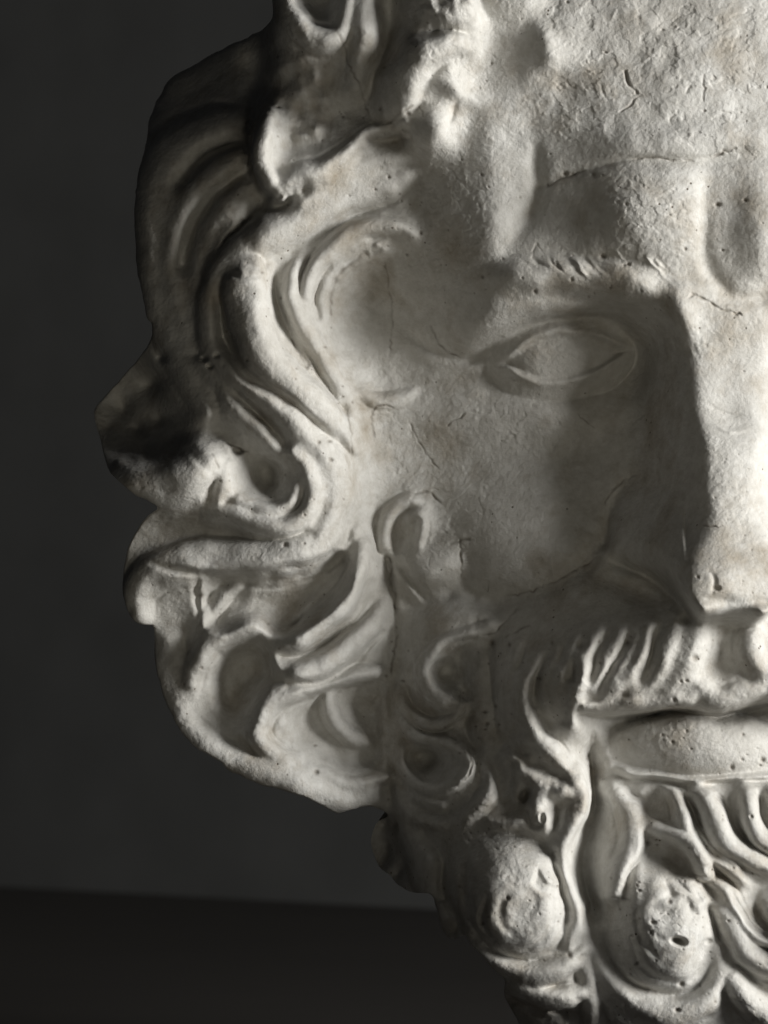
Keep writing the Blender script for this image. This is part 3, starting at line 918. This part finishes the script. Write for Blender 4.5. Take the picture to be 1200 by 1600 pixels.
pit(1106, 1468, 8, 6, 12, 0, 0.8)
pit(992, 1503, 5, 5, 8)
pit(818, 1242, 11, 14, 20, 0, 0.8)
pit(846, 1276, 5, 8, 10)
pit(368, 705, 14, 7, 18, 15, 0.8)
for (a_, b_, r_) in ((322,562,10),(332,577,8),(342,558,6)):
    pit(a_, b_, r_, r_ * 0.8, 14, 0, 0.8)
lump(808, 1400, 90, 80, 2.5, 60, 71)
bump(768, 1420, 40, 60, 8)
lump(1035, 1420, 70, 90, 4, 40, 81)
lump(480, 150, 60, 90, 7, 30, 91)
lump(700, 20, 60, 40, 9, 24, 95)
lump(420, 480, 300, 420, 3, 44, 97)
lump(420, 1050, 240, 240, 3.5, 44, 99)
lump(850, 1250, 80, 60, 5, 22, 73)
crack([(524,52),(535,75),(545,105),(562,145),(585,190)])
crack([(518,505),(520,460),(530,432),(550,412),(580,392)], 2.2, 6)
crack([(600,400),(606,440),(612,500),(610,560)], 1.5, 3)
for (cx_, cy_) in ((538,421),(528,436),(590,385),(600,392),(575,398)):
    bump(cx_, cy_, 4, 4, 7)
H[:] = blur(H, 2)
#SCULPT_END
# ================================================================== cracks, chips, wear
for pts, w, d in (
    ([(985,246),(1020,243),(1050,248),(1085,246)],1.8,5), ([(1110,246),(1125,238),(1150,232)],2,5), ([(850,292),(880,276),(915,262)],1.6,4),
    ([(1070,466),(1085,463),(1105,472),(1130,484),(1165,494)],2.0,6), ([(676,505),(688,530),(700,548),(726,562)],1.6,4),
    ([(945,795),(950,780),(975,755),(1000,742)],1.6,3), ([(930,870),(880,898),(830,922),(790,932)],1.6,3),
    ([(600,866),(612,885),(608,910),(620,940),(624,965)],2.0,6), ([(624,985),(615,1020),(608,1060)],1.6,4),
    ([(720,840),(716,880),(718,905)],1.6,4), ([(752,992),(775,988),(800,960),(818,948)],1.6,4), ([(790,1000),(830,975)],1.5,3),
    ([(640,775),(665,765),(690,785)],2.2,5), ([(700,852),(725,845),(738,842)],2.2,5),
    ([(926,1140),(924,1180),(928,1225)],2.4,6), ([(716,1075),(716,1110)],1.5,4), ([(730,1160),(734,1190),(722,1220)],1.8,5),
    ([(540,640),(548,680),(545,720)],1.4,3), ([(585,690),(580,650),(600,635),(625,642)],1.8,4), ([(455,525),(465,550),(478,580)],1.6,4),
    ([(832,405),(842,385),(850,395)],1.4,3), ([(970,175),(990,160),(1005,150)],1.4,3), ([(975,105),(985,130),(1003,148)],2.2,5),
    ([(1098,110),(1095,160)],1.4,3), ([(1120,175),(1140,182)],1.8,4), ([(1010,650),(985,665)],1.4,2), ([(700,665),(730,645)],1.4,3),
    ([(905,645),(930,670)],1.2,2), ([(1085,818),(1120,820)],1.4,3), ([(350,690),(375,705),(388,712)],1.8,5), ([(330,705),(345,735)],1.4,3),
    ([(640,655),(660,700),(690,740)],1.4,2), ([(760,925),(765,905)],1.3,2), ([(605,200),(650,170)],1.6,4), ([(656,170),(664,190)],1.4,3),
    ([(1080,1362),(1105,1366)],1.6,4), ([(955,1402),(985,1406)],1.6,4), ([(1030,1100),(1100,1112),(1150,1110)],1.6,3)):
    crack(pts, w, d)
for _ in range(14):
    x0, y0 = rng.uniform(860, 1220), rng.uniform(0, 250)
    a = rng.normal(-0.7, 0.6)
    l = rng.uniform(10, 34)
    crack([(x0, y0), (x0 + l * 0.5 * math.cos(a) + rng.normal(0, 3), y0 + l * 0.5 * math.sin(a)), (x0 + l * math.cos(a), y0 + l * math.sin(a))],
          rng.uniform(1.2, 2.4), rng.uniform(-2.5, 2.5), 1.0, 0.0)
for q in range(22):                          # hairs of the brow
    x0 = rng.uniform(800, 1028)
    y0 = 404 + rng.normal(0, 4) - 5 * math.sin((x0 - 770) / 85)
    l = rng.uniform(30, 52) * (1 if x0 > 870 else 0.6)
    a = math.radians(rng.normal(48, 10))
    w = rng.uniform(2.6, 5.6)
    dz = rng.uniform(1.5, 5.5) * rng.choice((-1, 1))
    groove([(x0, y0, w, 0.3), (x0 + l * 0.4 * math.cos(a) - 2, y0 + l * 0.45 * math.sin(a), w, dz), (x0 + l * math.cos(a), y0 + l * 0.9 * math.sin(a), w * 0.8, 0.3)])

# pits scattered by area: (x0, x1, y0, y1, count)
for (x0, x1, y0, y1, n) in ((810,1200,960,1110,70),(960,1200,1120,1210,70),(690,900,1180,1500,110),(950,1120,1300,1600,110),(1040,1200,1230,1600,60),
                            (320,560,400,860,90),(600,760,960,1280,60),(740,800,1000,1180,40),(410,660,60,400,80),(600,900,0,420,90),(860,1200,0,460,70),
                            (700,1040,400,470,40),(1070,1200,480,950,45),(200,560,860,1260,60)):
    for _ in range(n // 3):
        a, b = rng.uniform(x0, x1), rng.uniform(y0, y1)
        r = 1.1 + rng.exponential(0.75)
        sl = box(a - 3 * r, a + 3 * r, b - 3 * r, b + 3 * r)
        f = np.exp(-(((X[sl] - a) / r) ** 2 + ((Y[sl] - b) / (r * rng.uniform(0.6, 1.3))) ** 2))
        H[sl] -= r * 1.5 * f
        CRK[sl] = np.maximum(CRK[sl], f * 0.7)

# mirror the unseen half beyond the picture
mx_idx = np.clip(np.searchsorted(xs, 2 * XM - xs[KX - 20:]), 0, NX - 1)
wgt = sstep(1205, 1250, xs[KX - 20:])[None, :]
for A in (H,):
    A[:, KX - 20:] = A[:, KX - 20:] * (1 - wgt) + A[:, mx_idx] * wgt
OWN[:, KX:] = OWN[:, np.clip(np.searchsorted(xs, 2 * XM - xs[KX:]), 0, NX - 1)]
CRK[:, KX:] = CRK[:, np.clip(np.searchsorted(xs, 2 * XM - xs[KX:]), 0, NX - 1)]

# tool marks, pocks and grain of the cast
rough = 0.50 + 0.30 * vnoise(X, Y, 120, 21)
H += 2.0 * vnoise(X, Y, 70, 1) + 1.3 * vnoise(X, Y, 30, 2)
H += rough * (0.55 * vnoise(X, Y, 14, 3) + 0.5 * vnoise(X, Y, 7.5, 4) + 0.45 * vnoise(X + 0.6 * Y, Y, 4.2, 6))
# flakes of an old coat that has come away
fl_n = vnoise(X, Y, 30, 11) + 0.55 * vnoise(X, Y, 12, 12) + 0.3 * vnoise(X, Y, 5, 13)
calm = 1 - np.exp(-(((X - 870) / 130) ** 2 + ((Y - 560) / 80) ** 2)) - 0.6 * np.exp(-(((X - 805) / 100) ** 2 + ((Y - 1410) / 90) ** 2))
patch = calm * (0.25 + 0.75 * sstep(540, 640, X)) * sstep(-0.15, 0.25, vnoise(X, Y, 150, 14) + 0.7 * sstep(840, 900, X) * sstep(260, 200, Y) + 0.2 * sstep(1200, 1300, Y) - 0.32)
H -= 1.0 * patch * sstep(0.20, 0.36, fl_n)
H -= 0.5 * patch * sstep(0.30, 0.36, vnoise(X * 0.5 + Y, Y * 0.5 - X, 22, 15) + 0.4 * vnoise(X, Y, 8, 16))
# scrapes
H += 1.1 * np.clip(vnoise(X * 0.3 + Y * 0.95, Y * 0.3 - X * 0.95, 6, 8), 0, 1) * np.clip(vnoise(X, Y, 48, 9), 0, 1)

# ------------------------------------------------------------------ outline of the head
LEFT = [(1142,-362),(980,-350),(800,-315),(640,-262),(520,-195),(450,-110),(428,-40),(426,0),(426,32),(400,42),(368,60),(335,78),(295,100),(262,120),(247,145),(236,180),(222,240),(213,300),
 (211,350),(212,400),(218,445),(228,487),(240,515),(230,543),(206,573),(180,600),(156,628),(146,645),(151,668),(157,690),(167,724),(186,750),(212,772),(236,785),(250,793),
 (228,810),(208,838),(197,872),(191,912),(196,945),(206,966),(222,976),(238,977),(241,992),(243,1030),(252,1075),(270,1116),(288,1143),(302,1160),(330,1178),(348,1190),(365,1203),
 (385,1215),(440,1232),(480,1244),(505,1256),(520,1266),(530,1269),(545,1264),(575,1260),(598,1267),(606,1276),(590,1284),(581,1305),(580,1325),(590,1350),(612,1372),(642,1395),(674,1398),
 (682,1420),(690,1450),(699,1466),(712,1468),(725,1459),(740,1480),(765,1505),(786,1524),(790,1556),(805,1588),(822,1620),(866,1690),(940,1745),(1040,1790),(1142,1809)]
RIGHT = [(2 * XM - x, y) for x, y in LEFT[::-1]][1:-1]
OUT = np.array(LEFT + RIGHT, float)
OUT = catmull(list(map(tuple, OUT)) + [tuple(OUT[0])], 6.0)[:-1]
OUT[:, 0] += 2.2 * vnoise(OUT[:, 0], OUT[:, 1], 26, 61) + 1.0 * vnoise(OUT[:, 0], OUT[:, 1], 9, 62)
OUT[:, 1] += 2.2 * vnoise(OUT[:, 0], OUT[:, 1], 26, 63) + 1.0 * vnoise(OUT[:, 0], OUT[:, 1], 9, 64)
full = (slice(0, NY), slice(0, NX))
SD, NEAR = poly_sd(OUT, full)
# rim rolls away from the viewer
RIM = 3 + 30 * sstep(560, 400, Y) * sstep(520, 420, X)
t = np.clip(1 - SD / RIM, 0, 1)
H -= RIM * 1.1 * (1 - np.sqrt(np.maximum(1 - 0.985 * t * t, 0)))
PXm = X.copy(); PYm = Y.copy()
inside = SD > 0
keep = inside[:-1, :-1] | inside[1:, :-1] | inside[:-1, 1:] | inside[1:, 1:]
snap = ~inside
PXm[snap] = NEAR[..., 0][snap]; PYm[snap] = NEAR[..., 1][snap]

# chart to metres: each place stands at the depth of the mass it belongs to
def place(px, py, base, h):
    f = (1 - base * S / D)
    return (px - 600) * S * f, -h * S, (800 - py) * S * f
WX, WY, WZ = place(PXm, PYm, BASE, H)
WZ = np.maximum(WZ, ZT + 0.0005)
V = np.stack([WX, WY, WZ], -1).astype(np.float32)
du = np.zeros_like(V); dv = np.zeros_like(V)
du[:, 1:-1] = V[:, 2:] - V[:, :-2]; du[:, 0] = V[:, 1] - V[:, 0]; du[:, -1] = V[:, -1] - V[:, -2]
dv[1:-1] = V[2:] - V[:-2]; dv[0] = V[1] - V[0]; dv[-1] = V[-1] - V[-2]
NRM = np.cross(du, -dv)
nl = np.linalg.norm(NRM, axis=-1, keepdims=True)
NRM = np.where(nl > 1e-12, NRM / np.maximum(nl, 1e-12), np.array([0, -1, 0], np.float32))
NRM = np.where(NRM[..., 1:2] > 0, -NRM, NRM)

# ------------------------------------------------------------------ sections of the head
FACE = [(640,560),(655,480),(690,400),(690,300),(740,230),(745,150),(800,110),(900,90),(1142,60),(1384,90),(1484,110),(1540,150),(1545,230),(1590,300),(1594,400),(1629,480),(1644,560),
        (1570,880),(1500,930),(1400,905),(1240,960),(1142,955),(1060,945),(985,895),(900,905),(790,935),(725,930),(590,870),(560,760),(600,650)]
MOUTH = [(905,1108),(990,1100),(1142,1104),(1294,1100),(1379,1108),(1370,1215),(1142,1232),(930,1215)]
MOUST = [(725,935),(790,935),(900,905),(985,895),(1060,945),(1142,955),(1224,945),(1299,895),(1384,905),(1494,935),(1480,1000),(1440,1200),(1385,1130),(1379,1108),(1142,1108),(905,1108),(895,1205),(800,1150),(780,1000)]
SECT = np.where(Y > 1232, 3, 1)                       # 1 hair, 2 face, 3 beard, 4 moustache
half = np.minimum(X, 2 * XM - X)
SECT = np.where((half > 605) & (Y > 925), 3, SECT)
SECT = np.where((half < 608) & (Y > 1272), 3, SECT)
for poly, v in ((MOUST, 4), (FACE, 2), (MOUTH, 2)):
    sd_, _ = poly_sd(catmull(poly + [poly[0]], 20.0)[:-1], full)
    SECT = np.where(sd_ > 0, v, SECT)
SEC_NAMES = {1: 'hair', 2: 'face', 3: 'beard', 4: 'moustache'}
SEC_IDS = {v: k for k, v in SEC_NAMES.items()}

region('face', 'nose', [(1065,470),(1130,455),(1200,470),(1215,600),(1240,700),(1330,800),(1340,860),(1240,950),(1142,960),(1060,945),(985,890),(945,860),(948,805),(1000,725),(1050,620)])
NOSE_ID = len(PARTS) - 1
# owner of each quad
own_q = OWN[:-1, :-1].copy()
sec_q = SECT[:-1, :-1].copy()
for i in range(1, len(PARTS)):
    pass
sec_of = np.array([0] + [SEC_IDS[p[0]] for p in PARTS[1:]])
sec_q = np.where(own_q > 0, sec_of[own_q], sec_q)
# right-hand pieces are pieces of their own
right = ((X[:-1, :-1] > XM + 70) & (own_q > 0) & (own_q != NOSE_ID))
code = own_q + right * 1000

root = bpy.data.objects.new('plaster_head', None)
scene.collection.objects.link(root)
root.location = (float((XM - 600) * S), 0.06, ZT)
root['label'] = 'white plaster head of a bearded man with wavy hair and a chipped nose'
root['category'] = 'sculpture'
INV = -Vector(root.location)

IDX = np.arange(NX * NY).reshape(NY, NX)
Vf = V.reshape(-1, 3); Nf = NRM.reshape(-1, 3); Cf = CRK.reshape(-1)
def piece(name, mask, parent, label=None):
    jj, ii = np.nonzero(mask)
    if len(jj) == 0:
        return None
    q = np.stack([IDX[jj, ii], IDX[jj + 1, ii], IDX[jj + 1, ii + 1], IDX[jj, ii + 1]], 1)
    uniq, inv = np.unique(q, return_inverse=True)
    inv = inv.reshape(q.shape)
    me = bpy.data.meshes.new(name)
    me.vertices.add(len(uniq)); me.vertices.foreach_set('co', Vf[uniq].ravel())
    me.loops.add(inv.size); me.loops.foreach_set('vertex_index', inv.ravel().astype(np.int32))
    me.polygons.add(len(q)); me.polygons.foreach_set('loop_start', np.arange(0, inv.size, 4, dtype=np.int32))
    me.update(calc_edges=True)
    me.polygons.foreach_set('use_smooth', np.ones(len(q), bool))
    me.normals_split_custom_set_from_vertices(Nf[uniq])
    at = me.attributes.new('crack', 'FLOAT', 'POINT')
    at.data.foreach_set('value', Cf[uniq].astype(np.float32))
    me.materials.append(PLASTER)
    o = bpy.data.objects.new(name, me)
    scene.collection.objects.link(o)
    o.parent = parent
    if parent is root:
        o.matrix_parent_inverse.identity()
        o.location = INV
    if label:
        o['label'] = label
    return o

secs = {}
for s_, nm in SEC_NAMES.items():
    secs[s_] = piece(nm, keep & (sec_q == s_) & (own_q == 0), root)
small = 0
for c_ in np.unique(code[keep & (own_q > 0)]):
    m = keep & (code == c_)
    sec, nm = PARTS[int(c_) % 1000]
    piece(nm, m, secs[SEC_IDS[sec]])

# back of the head closing the cast
def back():
    n = len(OUT)
    ii = np.clip(np.searchsorted(xs, OUT[:, 0]), 0, NX - 1); jj = np.clip(np.searchsorted(ys, OUT[:, 1]), 0, NY - 1)
    h0 = H[jj, ii]; b0 = BASE[jj, ii]
    cx_, cy_ = XM, 720.0
    rings = []
    for f, z in ((0.997, None), (0.985, 0.12), (0.93, 0.36), (0.80, 0.62), (0.58, 0.84), (0.30, 0.96), (0.02, 1.0)):
        px = cx_ + (OUT[:, 0] - cx_) * f; py = cy_ + (OUT[:, 1] - cy_) * f
        hh = h0 - 1.0 if z is None else h0 * (1 - z) + (-760) * z
        x, y, zz = place(px, py, b0, hh)
        rings.append(np.stack([x, y, np.maximum(zz, ZT + 0.0005)], 1))
    verts = np.vstack(rings)
    faces = []
    for r in range(len(rings) - 1):
        for k in range(n):
            k2 = (k + 1) % n
            faces.append((r * n + k, r * n + k2, (r + 1) * n + k2, (r + 1) * n + k))
    me = bpy.data.meshes.new('back_of_head')
    me.from_pydata(verts.tolist(), [], faces)
    me.update()
    me.polygons.foreach_set('use_smooth', np.ones(len(faces), bool))
    me.materials.append(PLASTER)
    o = bpy.data.objects.new('back_of_head', me)
    scene.collection.objects.link(o)
    o.parent = root
    o.location = INV
back()
